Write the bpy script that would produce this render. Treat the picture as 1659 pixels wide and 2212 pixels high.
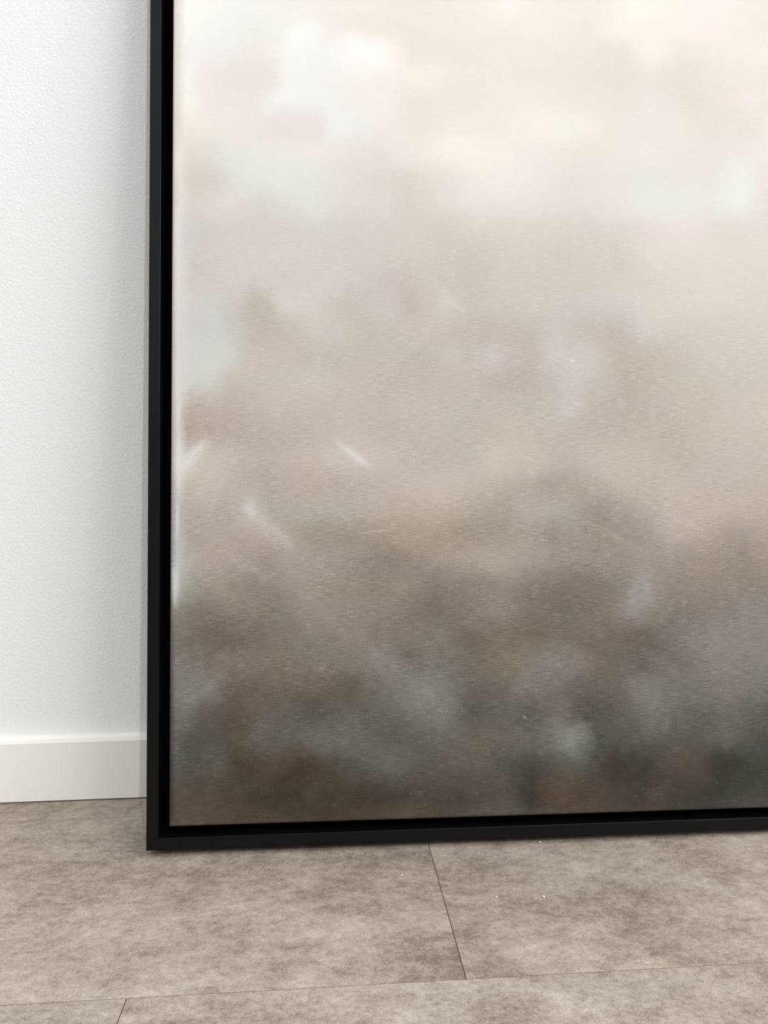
import bpy, bmesh, math
import numpy as np
from mathutils import Matrix, Vector

for o in list(bpy.data.objects):
    bpy.data.objects.remove(o, do_unlink=True)
SC = bpy.context.scene
COL = SC.collection

# ------------------------------------------------------------------ camera
cam_d = bpy.data.cameras.new('camera')
cam = bpy.data.objects.new('camera', cam_d)
COL.objects.link(cam)
SC.camera = cam
cam_d.sensor_fit = 'VERTICAL'
cam_d.sensor_height = 24.0
cam_d.lens = 1713.7 / 2212 * 24.0
cam_d.clip_start = 0.02
yaw, pitch, roll = 0.07381, 0.04696, -0.00883
fw = Vector((math.sin(yaw) * math.cos(pitch), math.cos(yaw) * math.cos(pitch), -math.sin(pitch)))
rt = Vector((math.cos(yaw), -math.sin(yaw), 0))
up = rt.cross(fw)
rt2 = rt * math.cos(roll) + up * math.sin(roll)
up2 = up * math.cos(roll) - rt * math.sin(roll)
cam.matrix_world = Matrix((
    (rt2.x, up2.x, -fw.x, 0.0), (rt2.y, up2.y, -fw.y, 0.0), (rt2.z, up2.z, -fw.z, 0.45), (0, 0, 0, 1)))

# ------------------------------------------------------------------ light and exposure
SC.view_settings.view_transform = 'Standard'
SC.view_settings.look = 'None'
SC.view_settings.exposure = 0.0
SC.view_settings.gamma = 1.0
SC.view_settings.use_curve_mapping = False

world = bpy.data.worlds.new('room_daylight')
SC.world = world
world.use_nodes = True
wt = world.node_tree
bg = wt.nodes['Background']
bg.inputs['Strength'].default_value = 0.955
# a pale ceiling above, dimmer furniture and far walls around the horizon
w_tc = wt.nodes.new('ShaderNodeTexCoord')
w_xyz = wt.nodes.new('ShaderNodeSeparateXYZ')
w_ramp = wt.nodes.new('ShaderNodeValToRGB')
wt.links.new(w_tc.outputs['Generated'], w_xyz.inputs[0])
wt.links.new(w_xyz.outputs[2], w_ramp.inputs[0])
# the dim space around the viewer, low in front of the wall
w_front = wt.nodes.new('ShaderNodeVectorMath')
w_front.operation = 'DOT_PRODUCT'
w_front.inputs[1].default_value = (0.10, -0.97, -0.20)
wt.links.new(w_tc.outputs['Generated'], w_front.inputs[0])
w_dim = wt.nodes.new('ShaderNodeMapRange')
w_dim.interpolation_type = 'SMOOTHSTEP'
for i_, v_ in enumerate((0.72, 0.93, 1.0, 0.35)):
    w_dim.inputs[i_ + 1].default_value = v_
wt.links.new(w_front.outputs['Value'], w_dim.inputs[0])
w_mul = wt.nodes.new('ShaderNodeVectorMath')
w_mul.operation = 'SCALE'
wt.links.new(w_ramp.outputs[0], w_mul.inputs[0])
wt.links.new(w_dim.outputs[0], w_mul.inputs['Scale'])
wt.links.new(w_mul.outputs[0], bg.inputs['Color'])
w_el = w_ramp.color_ramp.elements
w_el[0].position, w_el[0].color = 0.02, (0.42, 0.43, 0.44, 1)
w_el[1].position, w_el[1].color = 0.95, (1.43, 1.47, 1.50, 1)
w_el.new(0.45).color = (1.135, 1.167, 1.19, 1)


def area_light(name, loc, target, sx, sy, power, color):
    d = bpy.data.lights.new(name, 'AREA')
    d.shape = 'RECTANGLE'
    d.size, d.size_y = sx, sy
    d.energy = power
    d.color = color
    o = bpy.data.objects.new(name, d)
    COL.objects.link(o)
    o.location = loc
    o.rotation_euler = (Vector(target) - Vector(loc)).to_track_quat('-Z', 'Y').to_euler()
    return o


# wide glazing far to the right, a compact ceiling lamp behind the viewer
area_light('side_window_light', (2.7, -1.35, 2.2), (0.0, 0.75, 0.6), 3.0, 1.5, 107, (0.965, 0.985, 1.0))
area_light('lamp_light', (0.67, -2.0, 2.5), (0.0, 1.1, 0.4), 0.05, 0.05, 27, (0.985, 0.99, 1.0))


# ------------------------------------------------------------------ helpers
def lin(c):
    c = np.asarray(c, dtype=float) / 255.0
    return np.where(c <= 0.04045, c / 12.92, ((c + 0.055) / 1.055) ** 2.4)


def rgba(c):
    v = lin(c)
    return (float(v[0]), float(v[1]), float(v[2]), 1.0)


def link_mesh(name, verts, faces, mats, parent=None, smooth=False, mat_idx=None):
    me = bpy.data.meshes.new(name)
    me.from_pydata([tuple(map(float, v)) for v in verts], [], faces)
    for m in (mats if isinstance(mats, (list, tuple)) else [mats]):
        me.materials.append(m)
    if mat_idx is not None:
        me.polygons.foreach_set('material_index', mat_idx)
    if smooth:
        me.polygons.foreach_set('use_smooth', [True] * len(me.polygons))
    me.update()
    o = bpy.data.objects.new(name, me)
    COL.objects.link(o)
    if parent is not None:
        o.parent = parent
    return o


class NT:
    """small node-tree writer"""

    def __init__(self, name):
        self.m = bpy.data.materials.new(name)
        self.m.use_nodes = True
        self.t = self.m.node_tree
        self.b = self.t.nodes['Principled BSDF']

    def n(self, kind, **kw):
        nd = self.t.nodes.new(kind)
        for k, v in kw.items():
            setattr(nd, k, v)
        return nd

    def put(self, sock, v):
        if hasattr(v, 'is_output') or isinstance(v, bpy.types.NodeSocket):
            self.t.links.new(v, sock)
        else:
            sock.default_value = v

    def math(self, op, a, b=0.0, clamp=False):
        nd = self.n('ShaderNodeMath', operation=op, use_clamp=clamp)
        self.put(nd.inputs[0], a)
        self.put(nd.inputs[1], b)
        return nd.outputs[0]

    def mix(self, f, a, b, blend='MIX'):
        nd = self.n('ShaderNodeMix', data_type='RGBA', blend_type=blend)
        self.put(nd.inputs[0], f)
        self.put(nd.inputs[6], a)
        self.put(nd.inputs[7], b)
        return nd.outputs[2]

    def scale(self, vec, s):
        nd = self.n('ShaderNodeMapping')
        self.put(nd.inputs['Vector'], vec)
        nd.inputs['Scale'].default_value = s
        return nd.outputs[0]

    def noise(self, vec, scale, detail=4.0, rough=0.55, dist=0.0):
        nd = self.n('ShaderNodeTexNoise')
        self.put(nd.inputs['Vector'], vec)
        nd.inputs['Scale'].default_value = scale
        nd.inputs['Detail'].default_value = detail
        nd.inputs['Roughness'].default_value = rough
        nd.inputs['Distortion'].default_value = dist
        return nd.outputs[0]

    def smooth(self, v, lo, hi, a=0.0, b=1.0):
        nd = self.n('ShaderNodeMapRange', interpolation_type='SMOOTHSTEP')
        self.put(nd.inputs[0], v)
        for i, q in enumerate((lo, hi, a, b)):
            nd.inputs[i + 1].default_value = q
        return nd.outputs[0]

    def bump(self, h, strength, dist, prev=None):
        nd = self.n('ShaderNodeBump')
        nd.inputs['Strength'].default_value = strength
        nd.inputs['Distance'].default_value = dist
        self.put(nd.inputs['Height'], h)
        if prev is not None:
            self.put(nd.inputs['Normal'], prev)
        return nd.outputs[0]

    def obj(self):
        return self.n('ShaderNodeTexCoord').outputs['Object']

    def set(self, **kw):
        for k, v in kw.items():
            self.put(self.b.inputs[k.replace('_', ' ')], v)
        return self.m


# ------------------------------------------------------------------ materials
def plaster_material():
    m = NT('white_rough_plaster')
    p = m.obj()
    a = m.noise(p, 260, 3, 0.55, 0.3)
    b = m.noise(p, 100, 2, 0.5, 0.2)
    h = m.math('ADD', m.smooth(a, 0.35, 0.75), m.math('MULTIPLY', b, 0.7))
    tint = m.noise(p, 3.0, 2)
    c = m.mix(tint, rgba((236, 236, 235)), rgba((237, 235, 233)))
    return m.set(Base_Color=c, Roughness=0.8, Specular_IOR_Level=0.25, Normal=m.bump(h, 0.40, 0.0009))


def skirting_material():
    m = NT('white_lacquered_skirting')
    p = m.obj()
    smear = m.noise(m.scale(p, (14, 1, 60)), 1.0, 4, 0.6)
    z = m.n('ShaderNodeSeparateXYZ')
    m.put(z.inputs[0], p)
    low = m.smooth(z.outputs[2], 0.045, 0.012)
    f = m.math('MULTIPLY', m.smooth(smear, 0.60, 0.78), m.math('MULTIPLY', low, 0.16))
    c = m.mix(f, rgba((240, 236, 229)), rgba((150, 142, 130)))
    g = m.noise(m.scale(p, (20, 20, 400)), 1.0, 2)
    return m.set(Base_Color=c, Roughness=0.42, Specular_IOR_Level=0.35, Normal=m.bump(g, 0.05, 0.0004))


def vinyl_material():
    m = NT('concrete_look_vinyl')
    at = m.n('ShaderNodeAttribute', attribute_name='plank_offset')
    p0 = m.obj()
    add = m.n('ShaderNodeVectorMath', operation='ADD')
    m.put(add.inputs[0], p0)
    m.put(add.inputs[1], at.outputs['Vector'])
    p = add.outputs[0]
    big = m.noise(m.scale(p, (0.8, 1.0, 1)), 6.0, 5, 0.6, 0.2)
    med = m.noise(m.scale(p, (0.8, 1.1, 1)), 30, 9, 0.78, 0.15)
    fine = m.noise(m.scale(p, (0.85, 1.1, 1)), 150, 6, 0.8, 0.0)
    grit = m.noise(p, 520, 3, 0.7)
    streak = m.noise(m.scale(p, (9, 110, 1)), 1.0, 5, 0.65, 0.4)
    s = m.math('ADD', m.math('MULTIPLY', big, 0.60), m.math('MULTIPLY', med, 0.72))
    s = m.math('ADD', s, m.math('MULTIPLY', fine, 0.68))
    s = m.math('ADD', s, m.math('MULTIPLY', grit, 0.40))
    patch = m.smooth(m.noise(p, 4.0, 2), 0.55, 0.7, 0.0, 0.35)
    s = m.math('ADD', s, m.math('MULTIPLY', m.math('SUBTRACT', streak, 0.5), patch))      # mean about 1.275
    r = m.n('ShaderNodeValToRGB')
    e = r.color_ramp.elements
    cs = [(0.0, (103, 93, 81)), (0.28, (134, 122, 108)), (0.50, (155, 143, 129)), (0.72, (169, 157, 142)), (1.0, (192, 181, 167))]
    while len(e) < len(cs):
        e.new(0.5)
    for el, (q, c) in zip(e, cs):
        el.position = q
        el.color = rgba(c)
    m.put(r.inputs[0], m.smooth(s, 0.86, 1.54))
    cool = m.smooth(m.noise(p, 3.1, 3, 0.5, 0.4), 0.45, 0.68)
    c = m.mix(m.math('MULTIPLY', cool, 0.5), r.outputs[0], m.mix(1.0, r.outputs[0], (0.955, 1.0, 1.05, 1), 'MULTIPLY'))
    flake = m.noise(m.scale(p, (0.7, 1.2, 1)), 75, 6, 0.75, 0.6)
    c = m.mix(m.smooth(flake, 0.62, 0.71, 0, 0.55), c, rgba((108, 100, 92)))
    pit = m.noise(m.scale(p, (0.8, 1.1, 1)), 330, 2, 0.6)
    c = m.mix(m.smooth(pit, 0.70, 0.76, 0, 0.5), c, rgba((92, 84, 78)))
    h = m.math('ADD', m.math('MULTIPLY', streak, 0.3), fine)
    return m.set(Base_Color=c, Roughness=0.55, Specular_IOR_Level=0.3, Normal=m.bump(h, 0.12, 0.0006))


def seam_material():
    m = NT('dark_floor_joint')
    return m.set(Base_Color=m.mix(m.noise(m.obj(), 60), rgba((78, 66, 62)), rgba((60, 51, 49))), Roughness=0.9, Specular_IOR_Level=0.1)


def frame_material():
    m = NT('black_satin_lacquer')
    p = m.obj()
    sp = m.smooth(m.noise(p, 900, 1, 0.4), 0.80, 0.84)
    c = m.mix(sp, rgba((8, 8, 9)), rgba((110, 108, 104)))
    g = m.noise(p, 700, 2)
    return m.set(Base_Color=c, Roughness=0.34, Specular_IOR_Level=0.19, Normal=m.bump(g, 0.05, 0.0002))


def painted_canvas_material():
    m = NT('painted_canvas')
    at = m.n('ShaderNodeAttribute', attribute_name='pigment')
    p = m.obj()
    # woven ground: weft threads run across, warp threads up, both a little uneven
    weft = m.noise(m.scale(p, (75, 1, 900)), 1.0, 2, 0.5)
    grain = m.noise(m.scale(p, (560, 1, 820)), 1.0, 2, 0.55)
    slub = m.noise(m.scale(p, (30, 1, 420)), 1.0, 2, 0.6)
    xyz = m.n('ShaderNodeSeparateXYZ')
    m.put(xyz.inputs[0], p)
    wob = m.noise(m.scale(p, (20, 1, 20)), 1.0, 2)
    su = m.math('SINE', m.math('ADD', m.math('MULTIPLY', xyz.outputs[0], 2620.0), m.math('MULTIPLY', wob, 9.0)))
    sv = m.math('SINE', m.math('ADD', m.math('MULTIPLY', xyz.outputs[2], 2510.0), m.math('MULTIPLY', wob, 7.0)))
    knit = m.math('MULTIPLY', su, sv)                                     # over-under of a plain weave
    weave = m.math('ADD', m.math('MULTIPLY', weft, 0.55), m.math('MULTIPLY', grain, 0.45))
    weave = m.math('ADD', weave, m.math('MULTIPLY', knit, 0.055))
    drag = m.noise(m.scale(p, (26, 1, 26)), 1.0, 5, 0.62, 0.6)
    bw = m.n('ShaderNodeRGBToBW')
    m.put(bw.inputs[0], at.outputs['Color'])
    dark = m.smooth(bw.outputs[0], 0.62, 0.06)
    deepest = m.smooth(bw.outputs[0], 0.012, 0.07)
    c0 = at.outputs['Color']
    # paint caught on raised threads, hollows between them left darker
    amt = m.math('ADD', m.math('MULTIPLY', dark, 0.52), 0.035)
    amt = m.math('MULTIPLY', amt, m.smooth(drag, 0.34, 0.66, 0.45, 1.3))
    amt = m.math('MULTIPLY', amt, m.math('ADD', m.math('MULTIPLY', deepest, 0.65), 0.35))
    hi = m.math('MULTIPLY', m.smooth(weave, 0.51, 0.68), amt, True)
    lo = m.math('MULTIPLY', m.smooth(weave, 0.50, 0.36), amt, True)
    bright = m.mix(1.0, c0, (2.15, 2.13, 2.08, 1), 'MULTIPLY')
    deep = m.mix(1.0, c0, (0.50, 0.50, 0.51, 1), 'MULTIPLY')
    c = m.mix(hi, c0, bright)
    c = m.mix(lo, c, deep)
    fleck = m.smooth(m.noise(m.scale(p, (300, 1, 620)), 1.0, 2, 0.6), 0.715, 0.76)
    c = m.mix(m.math('MULTIPLY', fleck, m.math('MULTIPLY', dark, 0.55)), c, rgba((186, 180, 170)))
    h = m.math('ADD', weave, m.math('MULTIPLY', slub, 0.5))
    return m.set(Base_Color=c, Roughness=0.62, Specular_IOR_Level=0.12, Normal=m.bump(h, 0.30, 0.0005))


def inner_shade_material():
    m = NT('shade_black_rebate')  # gap shade put into the rebate colour, blacker than the lacquer; pads share it
    return m.set(Base_Color=m.mix(m.noise(m.obj(), 300), (0.0012, 0.0012, 0.0013, 1), (0.0018, 0.0018, 0.0019, 1)), Roughness=0.9, Specular_IOR_Level=0.03)


def crumb_material():
    m = NT('white_plaster_crumb')
    return m.set(Base_Color=m.mix(m.noise(m.obj(), 900), rgba((240, 238, 232)), rgba((225, 222, 214))), Roughness=0.7)


M_WALL, M_SKIRT, M_VINYL, M_JOINT = plaster_material(), skirting_material(), vinyl_material(), seam_material()
M_FRAME, M_CANVAS, M_CRUMB = frame_material(), painted_canvas_material(), crumb_material()
M_REBATE = inner_shade_material()

# ------------------------------------------------------------------ setting
WALL_Y = 1.131
X0, X1, YF, WALL_H = -2.6, 3.0, -3.0, 2.6


def box(x0, x1, y0, y1, z0, z1):
    v = [(x, y, z) for z in (z0, z1) for y in (y0, y1) for x in (x0, x1)]
    f = [(0, 2, 3, 1), (4, 5, 7, 6), (0, 1, 5, 4), (2, 6, 7, 3), (0, 4, 6, 2), (1, 3, 7, 5)]
    return v, f


v, f = box(X0, X1, WALL_Y, WALL_Y + 0.12, -0.01, WALL_H)
w = link_mesh('wall_back', v, f, M_WALL)
w['kind'] = 'structure'

# skirting board: section in (y, z), front face first, a filled paint fillet where it meets the wall
T, BH, LIFT = 0.0178, 0.0843, 0.0019
sec = [(WALL_Y, LIFT), (WALL_Y - T, LIFT), (WALL_Y - T, BH - 0.0012), (WALL_Y - T + 0.0004, BH - 0.0004), (WALL_Y - T + 0.0012, BH)]
for k in range(7):
    a = math.radians(90 * k / 6)
    sec.append((WALL_Y - 0.006 + 0.006 * math.sin(a), BH + 0.006 - 0.006 * math.cos(a)))
n = len(sec)
v = [(x, y, z) for x in (X0, X1) for (y, z) in sec]
f = [(i, i + n, (i + 1) % n + n, (i + 1) % n) for i in range(n)] + [tuple(range(n)), tuple(range(2 * n - 1, n - 1, -1))]
b = link_mesh('baseboard_back', v, f, M_SKIRT)
b['kind'] = 'structure'

# plank floor: one mesh, every plank with eased edges above a dark joint bed
PW, PL = 0.374, 0.75
rng = np.random.default_rng(115)
V, F, MI, OFF = [], [], [], []
row_y = 1.0542
rows = []
for k in range(-1, 12):
    y1 = row_y - PW * k
    y0 = y1 - PW
    start = {-1: 0.25, 0: 0.1201, 1: -0.1765}.get(k, float(rng.uniform(0, PL)))
    rows.append((y0, min(y1, WALL_Y + 0.02), start))
for (y0, y1, start) in rows:
    x = start - PL * math.ceil((start - X0) / PL)
    while x < X1:
        gx, gy, c = 0.00030, 0.00028, 0.00018
        off = tuple(rng.uniform(-40, 40, 3))
        base = len(V)
        for (ins, z) in ((0.0, -0.0025), (0.0, -c), (c, 0.0)):
            V += [(x + gx + ins, y0 + gy + ins, z), (x + PL - gx - ins, y0 + gy + ins, z),
                  (x + PL - gx - ins, y1 - gy - ins, z), (x + gx + ins, y1 - gy - ins, z)]
        OFF += [off] * 12
        for lv in (0, 4):
            for i in range(4):
                j = (i + 1) % 4
                F.append((base + lv + i, base + lv + j, base + lv + 4 + j, base + lv + 4 + i))
                MI.append(1 if lv == 0 else 0)
        F.append((base + 8, base + 9, base + 10, base + 11))
        MI.append(0)
        x += PL
base = len(V)
bv, bf = box(X0 - 0.8, X1 + 0.8, YF - 0.8, WALL_Y + 0.02, -0.02, -0.0024)
V += bv
OFF += [(0, 0, 0)] * 8
F += [tuple(i + base for i in q) for q in bf]
MI += [1] * 6
fl = link_mesh('floor', V, F, [M_VINYL, M_JOINT], mat_idx=MI)
a = fl.data.attributes.new('plank_offset', 'FLOAT_VECTOR', 'POINT')
a.data.foreach_set('vector', np.array(OFF, dtype=np.float32).ravel())
fl['kind'] = 'structure'

# ------------------------------------------------------------------ the framed painting
LEAN, TURN = 0.11535, -0.01605
pic = bpy.data.objects.new('framed_painting', None)
COL.objects.link(pic)
ux = Vector((math.cos(TURN), math.sin(TURN), 0))
nn = Vector((-math.sin(TURN), math.cos(TURN), 0))
uz = Vector((0, 0, 1)) * math.cos(LEAN) + nn * math.sin(LEAN)
uy = uz.cross(ux)                                            # into the wall
pic.matrix_world = Matrix(((ux.x, uy.x, uz.x, -0.21585), (ux.y, uy.y, uz.y, 0.93483), (ux.z, uy.z, uz.z, 0.00900), (0, 0, 0, 1)))
pic.empty_display_size = 0.1
pic['label'] = 'large grey and cream cloudy abstract painting in black floater frame leaning against white wall'
pic['category'] = 'painting'

FW, FH, FT = 0.945, 1.240, 0.0525                            # outer size of the frame
FACE, GAP = 0.01410, 0.01145


def eased(poly, r=0.0007):
    out = []
    n = len(poly)
    for i in range(n):
        p, q, s = (np.array(poly[(i + k) % n], float) for k in (-1, 0, 1))
        a, b = (p - q) / np.linalg.norm(p - q), (s - q) / np.linalg.norm(s - q)
        A, B = q + a * r, q + b * r
        for t in (0.0, 0.5, 1.0):
            out.append(tuple((1 - t) ** 2 * A + 2 * t * (1 - t) * q + t * t * B))
    return out


def rail(length, place):
    """an L-section rail with mitred ends; place maps (along, inward, deep) to the frame's axes"""
    sec = eased([(0, 0), (FACE, 0), (FACE, 0.0395), (0.046, 0.0395), (0.046, FT), (0, FT)])
    n = len(sec)
    v = [place(w, w, d) for (w, d) in sec] + [place(length - w, w, d) for (w, d) in sec]
    f = [(i, (i + 1) % n, (i + 1) % n + n, i + n) for i in range(n)] + [tuple(range(n - 1, -1, -1)), tuple(range(n, 2 * n))]
    inner = []
    for q in f:
        c = [sec[i % n] for i in q]
        mw, md = sum(t[0] for t in c) / len(c), sum(t[1] for t in c) / len(c)
        inner.append(1 if len(q) == 4 and mw > FACE - 0.0001 and 0.0012 < md < 0.041 else 0)
    o = link_mesh('frame_rail', v, f, [M_FRAME, M_REBATE], pic, mat_idx=inner)
    bm = bmesh.new()
    bm.from_mesh(o.data)
    bmesh.ops.recalc_face_normals(bm, faces=bm.faces)
    bm.to_mesh(o.data)
    bm.free()
    return o


rail(FW, lambda l, w, d: (l, d, w))                          # bottom
rail(FW, lambda l, w, d: (l, d, FH - w))                     # top
rail(FH, lambda l, w, d: (w, d, l))                          # left
rail(FH, lambda l, w, d: (FW - w, d, l))                     # right

# felt pads under the bottom rail
for px in (0.10, FW - 0.10):
    pv, pf = box(px - 0.015, px + 0.015, 0.020, FT - 0.002, -0.0120, 0.0002)
    # cut to the floor, which the tilted rail meets at its back edge
    pv = [(x, y, max(z, -(0.00900 - y * math.sin(LEAN)) / math.cos(LEAN)) if z < 0 else z) for (x, y, z) in pv]
    link_mesh('felt_pad', pv, pf, M_REBATE, pic)

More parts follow.
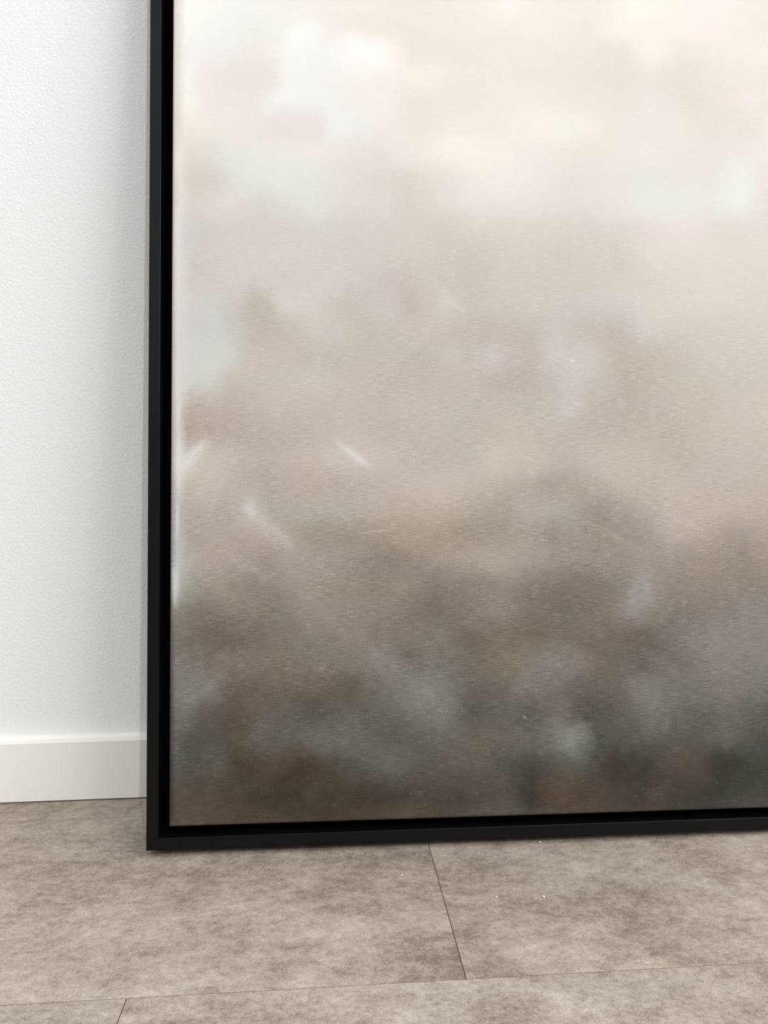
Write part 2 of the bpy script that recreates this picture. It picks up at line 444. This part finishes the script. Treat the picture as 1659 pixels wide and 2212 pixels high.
# ---- pigment map of the canvas: rows of (across mm, up mm, r, g, b), bottom row first
PAINT = [
  "4,-2,87,77,67 16,-2,94,83,72 46,-3,88,77,66 74,-4,84,74,63 131,-6,79,69,58 187,-8,79,69,58 243,-9,81,71,61 278,-10,84,75,66 325,-12,77,69,61 369,-13,81,75,69 436,-15,76,72,66 507,-18,75,69,62 587,-20,73,67,60 660,-22,71,68,62 728,-25,77,73,67",
  "4,17,72,64,56 9,17,90,80,72 46,16,89,78,67 74,15,81,71,61 131,13,72,63,52 187,11,67,59,49 243,10,76,66,56 278,9,87,78,69 326,7,79,70,62 370,6,83,78,71 401,5,88,83,76 436,4,76,72,66 480,3,84,74,65 508,2,82,73,65 543,1,75,69,62 588,-1,75,67,61 638,-2,71,68,62 688,-4,74,71,65 729,-5,82,79,72",
  "3,36,70,64,56 8,36,85,78,69 29,35,88,78,68 74,34,79,70,60 131,32,62,55,45 174,31,74,65,56 226,29,69,61,51 261,28,70,63,56 304,27,83,75,68 348,26,75,67,61 401,24,88,80,73 437,23,60,57,52 472,22,90,77,63 508,21,79,69,61 544,20,75,67,60 575,19,69,64,58 589,19,84,73,66 616,18,66,62,57 661,17,64,62,56 707,15,74,71,65 730,15,72,70,64",
  "3,74,74,70,65 8,74,95,92,86 20,73,84,82,76 37,73,84,79,72 54,72,91,88,80 80,72,77,68,59 123,71,87,77,68 157,70,74,63,53 192,69,83,76,67 217,68,88,85,79 270,67,103,101,95 305,66,92,89,83 353,64,98,90,82 393,63,92,88,81 438,62,77,73,67 464,61,87,85,79 487,61,97,96,89 510,60,84,81,75 536,59,71,64,58 584,58,71,67,61 627,57,94,83,75 649,56,82,74,67 672,56,64,62,56 732,54,72,70,64",
  "3,104,82,80,75 8,104,99,96,91 24,103,89,85,79 50,103,86,83,76 80,102,89,79,70 106,101,97,93,86 144,100,97,93,85 175,99,107,104,98 218,98,107,104,97 262,97,94,90,83 305,96,100,97,91 345,95,105,100,94 372,94,107,97,88 407,93,103,97,90 443,93,103,100,94 465,92,114,112,105 488,91,128,127,119 506,91,114,112,105 519,91,89,86,80 551,90,87,85,79 591,89,97,95,88 642,88,90,87,81 687,86,101,98,92 733,85,85,82,77",
  "3,134,87,85,80 8,134,114,111,104 20,133,113,109,102 37,133,100,95,88 58,132,97,89,81 80,132,95,85,76 110,131,105,96,88 145,130,96,91,83 175,130,88,84,77 217,129,101,97,90 262,128,103,100,93 306,127,120,117,111 332,126,121,119,113 363,125,94,90,84 412,124,105,100,93 437,124,97,93,85 475,123,115,109,101 511,122,89,84,78 552,121,99,95,88 593,120,121,117,110 643,119,103,100,93 689,118,109,105,98 735,117,99,95,89",
  "3,164,95,91,86 8,164,123,120,114 28,163,127,123,116 54,163,121,117,109 74,162,107,96,87 114,161,109,99,88 175,160,111,102,91 218,159,103,94,85 249,159,115,110,101 276,158,123,118,111 302,157,134,133,125 333,157,125,121,115 364,156,105,98,91 409,155,111,105,97 431,155,125,119,112 467,154,118,112,104 498,153,107,101,94 539,152,107,100,92 571,152,121,116,109 594,151,127,122,117 630,150,113,109,101 681,149,125,119,112 736,148,121,117,110",
  "3,194,100,96,91 8,194,127,122,115 24,194,121,115,107 45,193,119,111,102 74,193,125,115,105 132,192,123,115,102 184,191,127,118,107 218,190,127,119,109 250,189,134,129,122 272,189,125,119,112 291,188,113,107,99 316,188,121,117,110 365,187,115,108,98 396,186,125,115,99 418,186,127,116,98 445,185,130,123,114 468,185,135,128,121 499,184,131,123,114 522,184,119,108,95 554,183,113,106,97 589,182,109,102,95 632,182,115,107,100 668,181,134,128,122 738,179,132,127,121",
  "2,225,107,102,96 8,225,127,119,111 28,224,119,110,98 58,224,111,101,91 110,223,121,111,99 149,222,130,121,110 175,221,135,127,116 219,221,138,127,116 281,220,128,118,107 325,219,130,123,112 365,218,115,105,94 410,217,123,113,100 442,217,119,109,96 482,216,121,112,100 523,215,121,111,98 555,215,117,107,99 590,214,115,106,97 633,213,127,119,112 670,212,142,136,130 739,211,140,134,128",
  "2,255,121,115,108 7,255,139,133,124 20,255,132,125,114 37,255,128,118,108 89,254,137,127,115 123,253,132,124,112 167,252,148,138,127 219,252,145,136,125 264,251,140,129,118 317,250,124,114,103 366,249,133,123,112 397,249,142,132,121 442,248,126,116,105 483,247,121,112,104 533,246,129,118,108 574,246,149,142,137 597,245,141,134,125 625,245,132,124,115 668,244,136,126,118 718,243,142,135,129 741,243,143,137,131",
  "2,286,153,151,145 7,286,195,197,193 15,286,167,165,157 32,285,153,149,138 63,285,155,145,132 89,285,146,136,125 128,284,143,134,122 158,284,158,148,136 198,283,151,141,128 246,282,141,131,118 282,282,148,138,125 326,281,134,125,113 367,281,141,131,119 407,280,147,137,125 443,279,134,125,113 484,279,129,119,108 525,278,132,123,111 562,278,141,133,123 585,277,159,154,148 608,277,149,139,128 669,276,149,138,126 742,275,144,135,123",
  "2,317,151,149,143 8,317,185,187,180 21,316,175,173,164 41,316,172,161,150 74,316,168,157,146 115,315,159,148,137 146,315,166,156,144 189,314,162,152,141 219,314,154,144,133 265,313,143,134,123 293,313,149,139,127 367,312,169,158,146 408,311,175,164,152 467,311,158,147,136 494,310,155,147,135 517,310,151,141,129 554,310,155,144,133 594,309,160,150,138 671,308,159,148,136 720,307,153,142,130 744,307,159,148,136",
  "2,348,153,150,144 8,348,187,186,180 23,347,172,162,151 49,347,174,163,151 89,347,177,166,155 119,346,181,170,159 146,346,170,160,148 176,346,160,152,138 221,345,159,150,136 256,345,163,153,136 293,344,170,157,137 336,344,167,153,133 368,344,160,151,136 413,343,162,153,140 443,343,171,160,149 472,342,156,146,135 504,342,160,151,139 536,342,156,146,133 582,341,160,150,138 629,341,183,172,161 672,340,177,165,153 708,340,168,157,145 745,339,174,163,151",
  "2,379,158,155,149 8,379,182,180,176 23,379,181,172,162 45,378,179,169,159 71,378,178,168,157 96,378,196,190,182 119,378,176,168,156 168,377,178,171,159 220,377,179,171,160 265,376,183,173,161 294,376,185,173,157 337,376,189,177,161 369,375,176,167,153 414,375,172,163,150 443,375,179,170,159 487,374,176,169,158 519,374,165,156,144 537,374,159,149,138 583,373,179,169,157 625,373,193,182,170 673,373,193,181,169 747,372,189,178,166",
  "2,410,167,163,158 9,410,214,209,204 21,410,193,183,171 49,410,195,185,173 74,409,188,178,167 115,409,180,170,160 150,409,185,174,164 170,409,189,174,159 195,409,184,173,163 248,408,190,179,169 294,408,195,184,173 338,407,195,186,174 383,407,193,183,170 424,407,186,175,163 474,406,173,162,150 502,406,176,165,153 534,406,186,175,163 561,406,193,184,171 603,406,193,184,170 631,405,196,186,173 675,405,193,183,171 749,404,195,185,172",
  "1,441,172,167,162 8,441,221,216,210 21,441,206,202,196 45,441,196,186,175 74,441,193,184,173 106,441,186,176,166 147,441,191,180,170 177,440,196,186,174 224,440,202,193,184 266,440,199,188,178 295,440,193,184,173 325,440,192,181,170 370,439,193,184,173 402,439,203,194,181 445,439,196,187,175 484,439,187,178,167 521,438,198,188,176 598,438,196,187,174 646,438,192,182,169 676,438,198,188,176 750,437,199,190,178",
  "1,473,176,171,166 9,473,216,211,206 19,473,179,167,155 41,473,184,172,161 74,473,185,174,163 115,472,186,176,165 168,472,192,182,170 222,472,198,188,177 267,472,192,182,170 321,472,196,186,176 371,471,193,184,172 425,471,199,189,176 476,471,195,186,174 522,471,193,182,170 587,471,193,183,170 634,471,193,183,170 681,470,201,192,179 752,470,205,195,183",
  "1,504,181,175,169 9,504,218,215,211 16,504,198,190,181 25,504,188,177,166 49,504,192,180,169 74,504,190,179,169 133,504,199,188,177 178,504,197,187,176 221,504,198,188,177 267,504,195,186,174 296,504,198,188,178 371,504,196,187,175 447,504,196,187,175 477,504,198,189,181 500,504,205,197,194 523,504,197,187,176 574,503,191,180,168 635,503,199,189,177 679,503,201,192,178 710,503,207,198,186 753,503,210,201,188",
  "1,536,184,178,172 8,536,220,216,212 23,536,207,207,200 49,536,205,204,197 71,536,198,189,180 115,536,199,190,179 178,536,204,195,184 245,536,197,187,176 313,536,196,186,176 372,536,198,188,178 432,536,191,180,170 478,536,197,188,181 505,536,208,200,196 538,536,201,193,184 571,536,192,181,168 608,536,196,187,174 646,536,202,194,181 698,536,206,198,185 755,536,209,201,189",
  "1,568,182,176,170 7,568,219,214,210 27,568,211,209,204 62,568,210,210,203 78,568,205,201,192 93,568,203,193,182 148,568,200,191,179 222,569,198,189,180 268,569,199,190,180 313,569,195,186,175 354,569,203,194,187 373,569,198,189,180 400,569,207,198,193 432,569,198,188,179 451,569,196,186,175 479,569,209,201,195 526,569,209,200,194 567,569,195,185,172 603,569,199,190,177 642,569,204,195,183 682,569,211,204,191 756,570,212,204,193",
  "1,600,182,176,170 7,600,220,214,211 27,600,208,205,202 58,600,205,204,199 89,601,198,195,185 111,601,195,185,173 147,601,201,192,181 178,601,208,200,190 210,601,206,199,192 241,601,199,190,179 287,601,202,193,186 323,601,204,194,184 373,602,198,188,178 415,602,199,189,179 452,602,198,189,180 484,602,208,200,194 527,602,201,192,181 568,602,199,189,178 596,603,212,205,199 639,603,214,206,194 701,603,215,207,196 758,603,218,210,198",
  "0,632,184,178,172 7,632,221,216,212 27,633,212,207,202 53,633,208,207,201 80,633,205,199,192 98,633,196,187,175 116,633,198,189,179 138,633,211,207,200 178,633,214,206,199 223,634,202,193,182 251,634,205,197,191 273,634,207,199,192 298,634,197,187,176 337,634,213,205,194 374,635,205,197,185 450,635,211,203,192 494,635,209,202,195 528,635,210,203,198 579,636,213,207,204 606,636,221,213,201 684,636,224,216,205 760,637,223,215,203",
  "0,665,188,181,174 7,665,224,220,216 27,665,209,201,196 74,665,213,204,199 148,666,212,204,199 192,666,215,207,202 251,667,209,200,195 288,667,204,194,186 324,667,210,202,191 375,668,206,198,187 407,668,212,204,193 481,668,212,204,193 529,669,212,205,195 594,669,220,212,201 651,670,226,218,206 689,670,227,218,211 761,671,227,218,207",
  "0,697,191,185,178 7,697,224,221,217 27,698,210,202,197 74,698,216,207,202 148,699,216,208,204 223,699,214,205,200 299,700,213,206,196 375,701,210,202,192 452,702,218,210,200 496,702,214,205,195 530,702,218,210,199 567,703,217,208,198 608,703,229,221,210 687,704,230,222,212 763,705,230,222,211",
  "0,730,196,190,183 7,730,226,224,220 18,730,211,210,205 40,730,211,206,200 67,731,216,208,203 134,731,215,208,203 179,732,218,213,207 224,732,216,208,203 300,733,217,210,200 344,734,214,207,197 385,734,222,214,204 432,735,224,216,206 483,735,223,215,205 531,736,222,214,206 597,737,229,220,213 659,737,238,228,223 711,738,230,222,213 764,739,233,224,217",
  "0,763,202,194,187 9,763,228,224,218 27,763,219,211,204 44,763,222,213,207 74,764,226,219,214 116,764,220,215,209 175,765,228,227,220 224,766,225,218,212 271,766,225,217,210 300,767,219,212,201 340,767,228,221,212 377,768,234,226,220 454,769,235,227,222 498,769,230,222,216 532,770,233,224,217 574,770,237,228,223 607,771,236,237,230 690,772,237,235,228 737,773,241,242,234 766,773,236,227,221",
  "0,796,207,200,191 9,796,230,224,216 26,796,218,210,199 53,796,217,211,203 80,797,225,226,219 139,798,232,233,227 180,798,230,228,222 224,799,228,220,214 301,800,224,217,207 345,801,235,227,219 387,802,242,235,227 429,802,244,237,230 504,803,235,226,220 570,804,238,230,224 604,805,233,233,225 647,806,240,232,226 695,806,238,233,227 738,807,240,240,233 768,807,242,232,227",
  "-1,829,210,202,194 8,829,236,230,221 22,829,229,222,211 44,829,226,222,213 74,830,230,230,223 134,831,239,234,229 180,832,240,234,229 225,833,235,228,223 262,833,233,225,220 301,834,241,233,227 336,835,246,240,229 355,835,247,243,231 392,835,247,242,230 456,837,245,236,229 534,838,239,232,222 613,839,243,235,229 693,841,238,231,226 769,842,245,236,231",
  "-1,862,214,206,199 17,862,240,234,225 40,863,240,234,224 89,864,240,232,226 135,865,233,226,221 187,866,235,228,224 198,866,242,241,236 235,866,239,238,233 272,867,242,236,229 318,868,240,232,222 356,869,245,237,228 412,870,245,236,228 459,871,248,240,232 487,871,247,243,232 530,872,243,237,226 592,873,242,233,226 650,874,243,234,227 695,875,238,231,220 751,876,239,232,221 771,877,244,235,228",
  "-1,895,216,208,200 17,896,248,246,236 33,896,245,242,233 44,896,240,233,228 103,898,237,231,226 119,898,241,239,234 135,898,245,244,240 199,900,243,242,237 240,900,245,238,232 272,901,247,239,233 302,902,240,232,222 380,903,242,234,224 457,905,246,239,228 536,907,241,234,223 593,908,240,232,223 616,908,243,234,229 675,910,235,228,218 729,911,242,233,224 753,911,247,237,230 773,912,243,236,225",
  "-1,929,217,209,201 17,929,248,246,242 35,930,243,237,232 71,931,238,231,225 108,931,235,228,222 128,932,239,234,228 142,932,246,244,241 181,933,244,242,239 227,934,245,240,234 264,935,247,238,232 319,936,245,238,229 362,937,242,235,224 413,938,244,236,225 489,940,243,235,224 580,942,236,229,218 618,943,241,234,223 667,944,236,229,218 701,945,242,235,224 774,947,246,238,227",
  "-1,963,219,211,203 17,963,246,244,240 74,964,241,239,234 108,965,242,234,229 153,966,249,248,244 195,967,246,244,240 227,968,254,251,247 255,969,254,252,248 283,970,250,243,233 303,970,242,234,223 381,972,243,235,224 459,974,245,237,226 538,976,243,235,224 581,977,240,233,223 618,978,252,245,232 668,979,244,237,225 699,980,246,239,227 776,982,251,243,231",
  "-1,990,219,211,203 17,991,250,249,243 53,992,245,245,240 103,993,241,240,234 140,994,244,243,237 167,995,249,248,242 195,995,246,238,233 237,997,244,237,227 304,998,243,235,224 382,1000,245,238,227 460,1003,248,240,229 539,1005,244,237,226 582,1006,254,246,234 645,1008,254,245,235 700,1009,254,244,237 777,1011,246,239,228",
  "-1,1018,219,211,203 17,1019,255,252,244 74,1020,245,245,240 150,1022,247,242,237 227,1024,246,239,229 304,1027,244,237,226 382,1029,246,239,228 418,1030,251,245,236 432,1030,255,249,242 461,1031,249,242,231 540,1033,246,239,228 571,1034,250,243,232 598,1035,255,250,240 656,1037,254,247,238 701,1038,255,247,240 779,1040,248,241,230",
]


def PIG(shown, u, v):
    """pigment reflectance from the colour it shows under the room's measured light and sheen"""
    k = np.stack([np.ones_like(u), u, v, u * v, u * u, v * v], -1)
    e = k @ np.array([[1.0351, 1.045, 1.0395], [0.1894, 0.1885, 0.1838], [0.2744, 0.2723, 0.2615], [0.0712, 0.0635, 0.0516], [0.0387, 0.0495, 0.0675], [-0.1603, -0.1423, -0.1224]])
    sheen = np.array([0.0104, 0.0094, 0.0087]) + v[..., None] * np.array([0.0612, 0.0511, 0.0453])
    return (shown - sheen) / e

CW, CH = FW - 2 * (FACE + GAP), FH - 2 * (FACE + GAP)
TILT = 0.00221                                               # the canvas sits a hair crooked in its frame


def edge_steps(length, step):
    e = [0, 0.00025, 0.0006, 0.0011, 0.0017, 0.0024, 0.0032, 0.0042]
    m = np.linspace(e[-1], length - e[-1], int(length / step))
    return np.concatenate([e[:-1], m, [length - q for q in e[-2::-1]]])


gu, gv = edge_steps(CW, 0.0017), edge_steps(CH, 0.0017)
U, W_ = np.meshgrid(gu, gv)


def value_noise(x, y, seed):
    xi, yi = np.floor(x).astype(int), np.floor(y).astype(int)
    xf, yf = x - xi, y - yi
    xf, yf = xf * xf * (3 - 2 * xf), yf * yf * (3 - 2 * yf)

    def hsh(i, j):
        q = (i * 374761393 + j * 668265263 + seed * 974711) & 0x7fffffff
        q = ((q ^ (q >> 13)) * 1274126177) & 0x7fffffff
        return ((q ^ (q >> 16)) & 0xffff) / 65535.0
    a, b, c, d = hsh(xi, yi), hsh(xi + 1, yi), hsh(xi, yi + 1), hsh(xi + 1, yi + 1)
    return (a * (1 - xf) + b * xf) * (1 - yf) + (c * (1 - xf) + d * xf) * yf


def fbm(x, y, seed, octaves=4):
    s, amp, tot = 0, 1.0, 0
    for k in range(octaves):
        s = s + amp * (value_noise(x * 2 ** k + 100, y * 2 ** k + 100, seed + k) - 0.5)
        tot += amp
        amp *= 0.55
    return s / tot


# feathered, wind-torn borders between the patches
edge_keep = np.clip(np.minimum(np.minimum(U, CW - U), W_) / 0.03, 0, 1)
Uw = U * 1000 + edge_keep * (9 * fbm(U * 28, W_ * 34, 3) + 9 * fbm(U * 120, W_ * 150, 31, 3))
Vw = W_ * 1000 + edge_keep * (10 * fbm(U * 26, W_ * 32, 7) + 9 * fbm(U * 110, W_ * 150, 57, 3))

rows = []
for line in PAINT:
    pts = np.array([[float(q) for q in t.split(',')] for t in line.split()])
    rows.append(pts)
K = len(rows)
RV = np.stack([np.interp(Uw, r[:, 0], r[:, 1]) for r in rows])
RC = np.stack([np.stack([np.interp(Uw, r[:, 0], r[:, 2 + c]) for c in range(3)], -1) for r in rows])
col = RC[0].copy()
for i in range(K - 1):
    t = np.clip((Vw - RV[i]) / (RV[i + 1] - RV[i]), 0, 1)[..., None]
    a, b = RC[i], RC[i + 1]
    ma = (b - RC[i - 1]) * 0.5 if i > 0 else (b - a)
    mb = (RC[i + 2] - a) * 0.5 if i + 2 < K else (b - a)
    h = (2 * t ** 3 - 3 * t ** 2 + 1) * a + (t ** 3 - 2 * t ** 2 + t) * ma + (-2 * t ** 3 + 3 * t ** 2) * b + (t ** 3 - t ** 2) * mb
    inside = (Vw >= RV[i])[..., None]
    col = np.where(inside, h, col)
del RC, RV

# single brush marks laid over the clouds: across mm, up mm, half length, half width, slope deg, colour, strength
MARKS = [
    (224, 444, 21.8, 4.0, -36, (221, 221, 215), 0.85),
    (28, 444, 23.8, 6.8, 48, (218, 217, 211), 0.75),
    (96, 376, 9.1, 5.1, -30, (210, 211, 207), 0.60),
    (125, 351, 34.1, 7.4, -40, (200, 192, 183), 0.50),
    (572, 263, 14.0, 7.0, 67, (158, 157, 154), 0.60),
    (589, 270, 15.2, 3.5, 72, (158, 156, 153), 0.50),
    (494, 92, 19.6, 4.6, 27, (136, 137, 131), 0.45),
    (485, 83, 25.5, 6.2, -45, (123, 123, 117), 0.45),
    (44, 418, 34.1, 6.8, 65, (200, 192, 179), 0.40),
    (61, 406, 34.1, 4.5, 62, (197, 188, 176), 0.35),
    (252, 349, 20.7, 0.9, 5, (204, 192, 172), 0.70),
    (210, 369, 12.6, 0.9, -42, (195, 187, 174), 0.70),
    (356, 634, 15.3, 2.3, -30, (221, 214, 204), 0.60),
    (9, 366, 21.5, 2.3, 90, (217, 215, 207), 0.70),
    (6, 285, 23.5, 2.8, 90, (204, 206, 202), 0.60),
    (251, 970, 36.9, 11.9, -30, (255, 253, 249), 0.70),
    (165, 990, 25.5, 12.1, 27, (253, 252, 248), 0.65),
    (91, 923, 38.9, 14.1, 11, (235, 228, 221), 0.60),
    (116, 625, 35.0, 10.5, -55, (195, 186, 174), 0.50),
    (184, 801, 41.0, 9.4, -9, (230, 230, 222), 0.45),
    (298, 945, 35.8, 8.4, -38, (250, 242, 232), 0.50),
    (504, 503, 24.2, 6.0, 29, (209, 202, 197), 0.40),
    (496, 432, 41.9, 6.0, 24, (186, 177, 166), 0.35),
    (379, 226, 28.7, 5.7, -30, (142, 136, 128), 0.40),
    (298, 160, 39.7, 6.8, -38, (136, 134, 127), 0.45),
    (35, 154, 21.8, 7.6, 39, (134, 131, 124), 0.50),
    (497, 105, 17.4, 3.5, 8, (132, 133, 127), 0.35),
    (186, 246, 45.3, 4.5, -40, (153, 143, 131), 0.35),
    (141, 286, 50.9, 4.5, -35, (160, 150, 138), 0.35),
    (404, 302, 34.7, 5.8, -20, (172, 161, 149), 0.35),
    (611, 176, 34.7, 5.2, -35, (131, 127, 120), 0.40),
    (636, 361, 41.3, 7.1, -28, (195, 185, 174), 0.45),
    (564, 332, 35.1, 5.3, -30, (174, 163, 151), 0.35),
    (62, 332, 39.6, 4.0, -42, (181, 171, 160), 0.40),
    (85, 318, 33.9, 3.4, -42, (176, 165, 154), 0.40),
    (107, 304, 39.6, 4.0, -38, (164, 154, 143), 0.35),
    (264, 194, 34.1, 6.8, -25, (138, 133, 125), 0.40),
    (524, 200, 29.1, 5.2, -20, (111, 102, 93), 0.40),
    (461, 39, 23.0, 8.0, 12, (94, 79, 65), 0.40),
    (301, 375, 34.5, 5.8, -30, (189, 176, 161), 0.30),
    (638, 256, 3.0, 0.5, 3, (190, 183, 172), 0.60),
    (636, 253, 2.9, 0.5, 92, (190, 183, 172), 0.50),
    (431, 118, 2.8, 0.6, -50, (198, 193, 184), 0.70),
    (504, 564, 3.0, 0.8, -9, (236, 230, 220), 0.90),
    (507, 508, 3.5, 0.9, -30, (232, 226, 218), 0.90),
    (661, 655, 4.2, 0.7, -40, (188, 178, 165), 0.80),
]
LOBES = [
    (239, 954, 45.1, 34.4, -14, (251, 250, 245), 0.40),
    (165, 987, 25.4, 15.7, 22, (253, 253, 249), 0.45),
    (79, 917, 54.1, 32.9, 9, (240, 232, 226), 0.50),
    (160, 863, 36.4, 29.3, -30, (236, 229, 224), 0.35),
    (330, 939, 34.1, 17.0, 11, (251, 243, 235), 0.40),
    (119, 812, 58.2, 23.3, -11, (231, 232, 225), 0.45),
    (299, 857, 29.9, 37.0, 1, (240, 232, 221), 0.35),
    (146, 642, 26.6, 20.8, -30, (215, 210, 203), 0.40),
    (47, 572, 37.9, 35.6, 30, (209, 209, 202), 0.30),
    (107, 630, 17.3, 15.0, 0, (197, 187, 176), 0.35),
    (504, 874, 44.1, 22.0, 1, (247, 244, 233), 0.40),
    (613, 912, 27.9, 20.6, -40, (243, 233, 227), 0.40),
    (623, 797, 32.4, 27.4, 10, (234, 235, 227), 0.40),
    (734, 799, 18.8, 35.0, 0, (242, 243, 235), 0.45),
    (658, 947, 39.9, 19.3, 26, (235, 229, 218), 0.35),
    (749, 917, 20.4, 9.6, 11, (250, 240, 234), 0.40),
    (570, 968, 28.6, 24.8, 1, (239, 232, 223), 0.30),
    (617, 1033, 38.9, 13.8, 1, (255, 251, 242), 0.40),
    (156, 17, 182.8, 48.8, 0, (74, 65, 57), 0.30),
    (298, 165, 63.8, 31.3, -18, (120, 116, 109), 0.30),
    (465, 183, 55.9, 29.1, 6, (129, 124, 117), 0.30),
    (683, 197, 71.9, 52.7, 8, (136, 130, 125), 0.30),
    (626, 34, 44.0, 26.4, 17, (82, 72, 65), 0.30),
    (484, 32, 40.4, 27.7, -1, (81, 69, 60), 0.30),
    (304, 350, 43.3, 21.9, 0, (172, 158, 139), 0.35),
    (422, 328, 40.8, 17.5, -10, (168, 157, 145), 0.35),
    (185, 118, 67.4, 22.5, -13, (99, 95, 88), 0.30),
    (442, 433, 56.2, 18.9, 4, (202, 193, 180), 0.35),
    (534, 515, 42.3, 27.2, 14, (190, 180, 168), 0.25),
    (604, 153, 35.0, 26.3, -20, (123, 119, 113), 0.30),
]
for (mu, mv, rx, ry, ang, c, k) in LOBES:
    a = math.radians(ang)
    du, dv = U * 1000 - mu, W_ * 1000 - mv
    p, q = (du * math.cos(a) + dv * math.sin(a)) / rx, (-du * math.sin(a) + dv * math.cos(a)) / ry
    rr = np.sqrt(p * p + q * q) + 0.55 * fbm(U * 45 + mu, W_ * 45 + mv, 23, 4)
    wgt = (k * np.exp(-rr ** 4))[..., None]
    col = col * (1 - wgt) + np.array(c, float) * wgt
for (mu, mv, hl, hw, ang, c, k) in MARKS:
    a = math.radians(ang)
    du, dv = U * 1000 - mu, W_ * 1000 - mv
    p, q = du * math.cos(a) + dv * math.sin(a), -du * math.sin(a) + dv * math.cos(a)
    q = q + 0.5 * hw * fbm(U * 90, W_ * 90, 91, 3) * 2
    wgt = k * np.exp(-(p / hl) ** 4 - (q / hw) ** 2)
    wgt = np.clip(wgt * (1 + 1.2 * fbm(p * 0.03 + 50, q * 0.9 + 50, 17, 3)), 0, 1)[..., None]
    col = col * (1 - wgt) + np.array(c, float) * wgt

# dry-brush mottling, stronger in the dark storm bands
lum = col.mean(-1, keepdims=True)
mott = fbm(U * 60, W_ * 95, 41, 5)[..., None]
scum = fbm(U * 150 + W_ * 60, W_ * 190 - U * 50, 77, 4)[..., None]
col = col + (mott * 9 + scum * 8) * np.clip((225 - lum) / 120, 0.15, 1)
pig = lin(np.clip(col, 3, 255))
pig = np.clip(PIG(pig, U, W_), 0.002, 0.93)

R = 0.0032
nu, nv = len(gu), len(gv)
e = np.minimum(np.minimum(U, CW - U), np.minimum(W_, CH - W_))
dep = np.where(e < R, R - np.sqrt(np.maximum(R * R - (R - e) ** 2, 0)), 0.0)
bx, bz = FACE + GAP, FACE + GAP
FY = 0.003
P = np.stack([bx + U + TILT * W_, FY + dep, bz + W_ - TILT * U], -1).reshape(-1, 3)
idx = np.arange(nu * nv).reshape(nv, nu)
quads = np.stack([idx[:-1, :-1], idx[:-1, 1:], idx[1:, 1:], idx[1:, :-1]], -1).reshape(-1, 4)
ring = np.concatenate([idx[0, :], idx[1:, -1], idx[-1, -2::-1], idx[-2:0:-1, 0]])
back = P[ring].copy()
back[:, 1] = FY + 0.036
nb = len(P)
m = len(ring)
side = [(int(ring[(i + 1) % m]), int(ring[i]), nb + i, nb + (i + 1) % m) for i in range(m)]
faces = quads.tolist() + side + [tuple(range(nb + m - 1, nb - 1, -1))]
cv = link_mesh('canvas', np.concatenate([P, back]), faces, M_CANVAS, pic)
sm = np.zeros(len(faces), dtype=bool)
sm[:len(quads)] = True
cv.data.polygons.foreach_set('use_smooth', sm)
flat = pig.reshape(-1, 3)
rgb = np.concatenate([flat, flat[ring]])
at = cv.data.attributes.new('pigment', 'FLOAT_COLOR', 'POINT')
at.data.foreach_set('color', np.concatenate([rgb, np.ones((len(rgb), 1))], 1).astype(np.float32).ravel())
cv['label'] = 'grey, brown and cream painted canvas'

# ------------------------------------------------------------------ crumbs on the floor
CRUMBS = [
    (0.0806, 0.8679, 0.0008, 'tiny white crumb on the grey floor nearest the plank joint below the frame'),
    (0.1767, 0.8130, 0.0007, 'small faint white crumb on the grey plank between two other crumbs'),
    (0.2266, 0.8085, 0.0011, 'largest and brightest white crumb on the grey plank before the painting'),
    (0.2567, 0.9330, 0.0011, 'flat white crumb lying right under the bottom edge of the black frame'),
]
for i, (x, y, r, lab) in enumerate(CRUMBS):
    bm = bmesh.new()
    bmesh.ops.create_icosphere(bm, subdivisions=2, radius=1.0)
    g = np.random.default_rng(20 + i)
    for vt in bm.verts:
        s = 1 + float(g.uniform(-0.22, 0.22))
        vt.co = Vector((vt.co.x * r * 1.15 * s, vt.co.y * r * 1.5 * s, max(vt.co.z, -0.6) * r * 0.7 * s))
    lo = min(vt.co.z for vt in bm.verts)
    for vt in bm.verts:
        vt.co.z -= lo
    me = bpy.data.meshes.new('crumb')
    bm.to_mesh(me)
    bm.free()
    me.materials.append(M_CRUMB)
    o = bpy.data.objects.new('crumb', me)
    COL.objects.link(o)
    o.location = (x, y, 0.0)
    o['label'] = lab
    o['category'] = 'crumb'
    o['group'] = 'white crumbs on the floor'
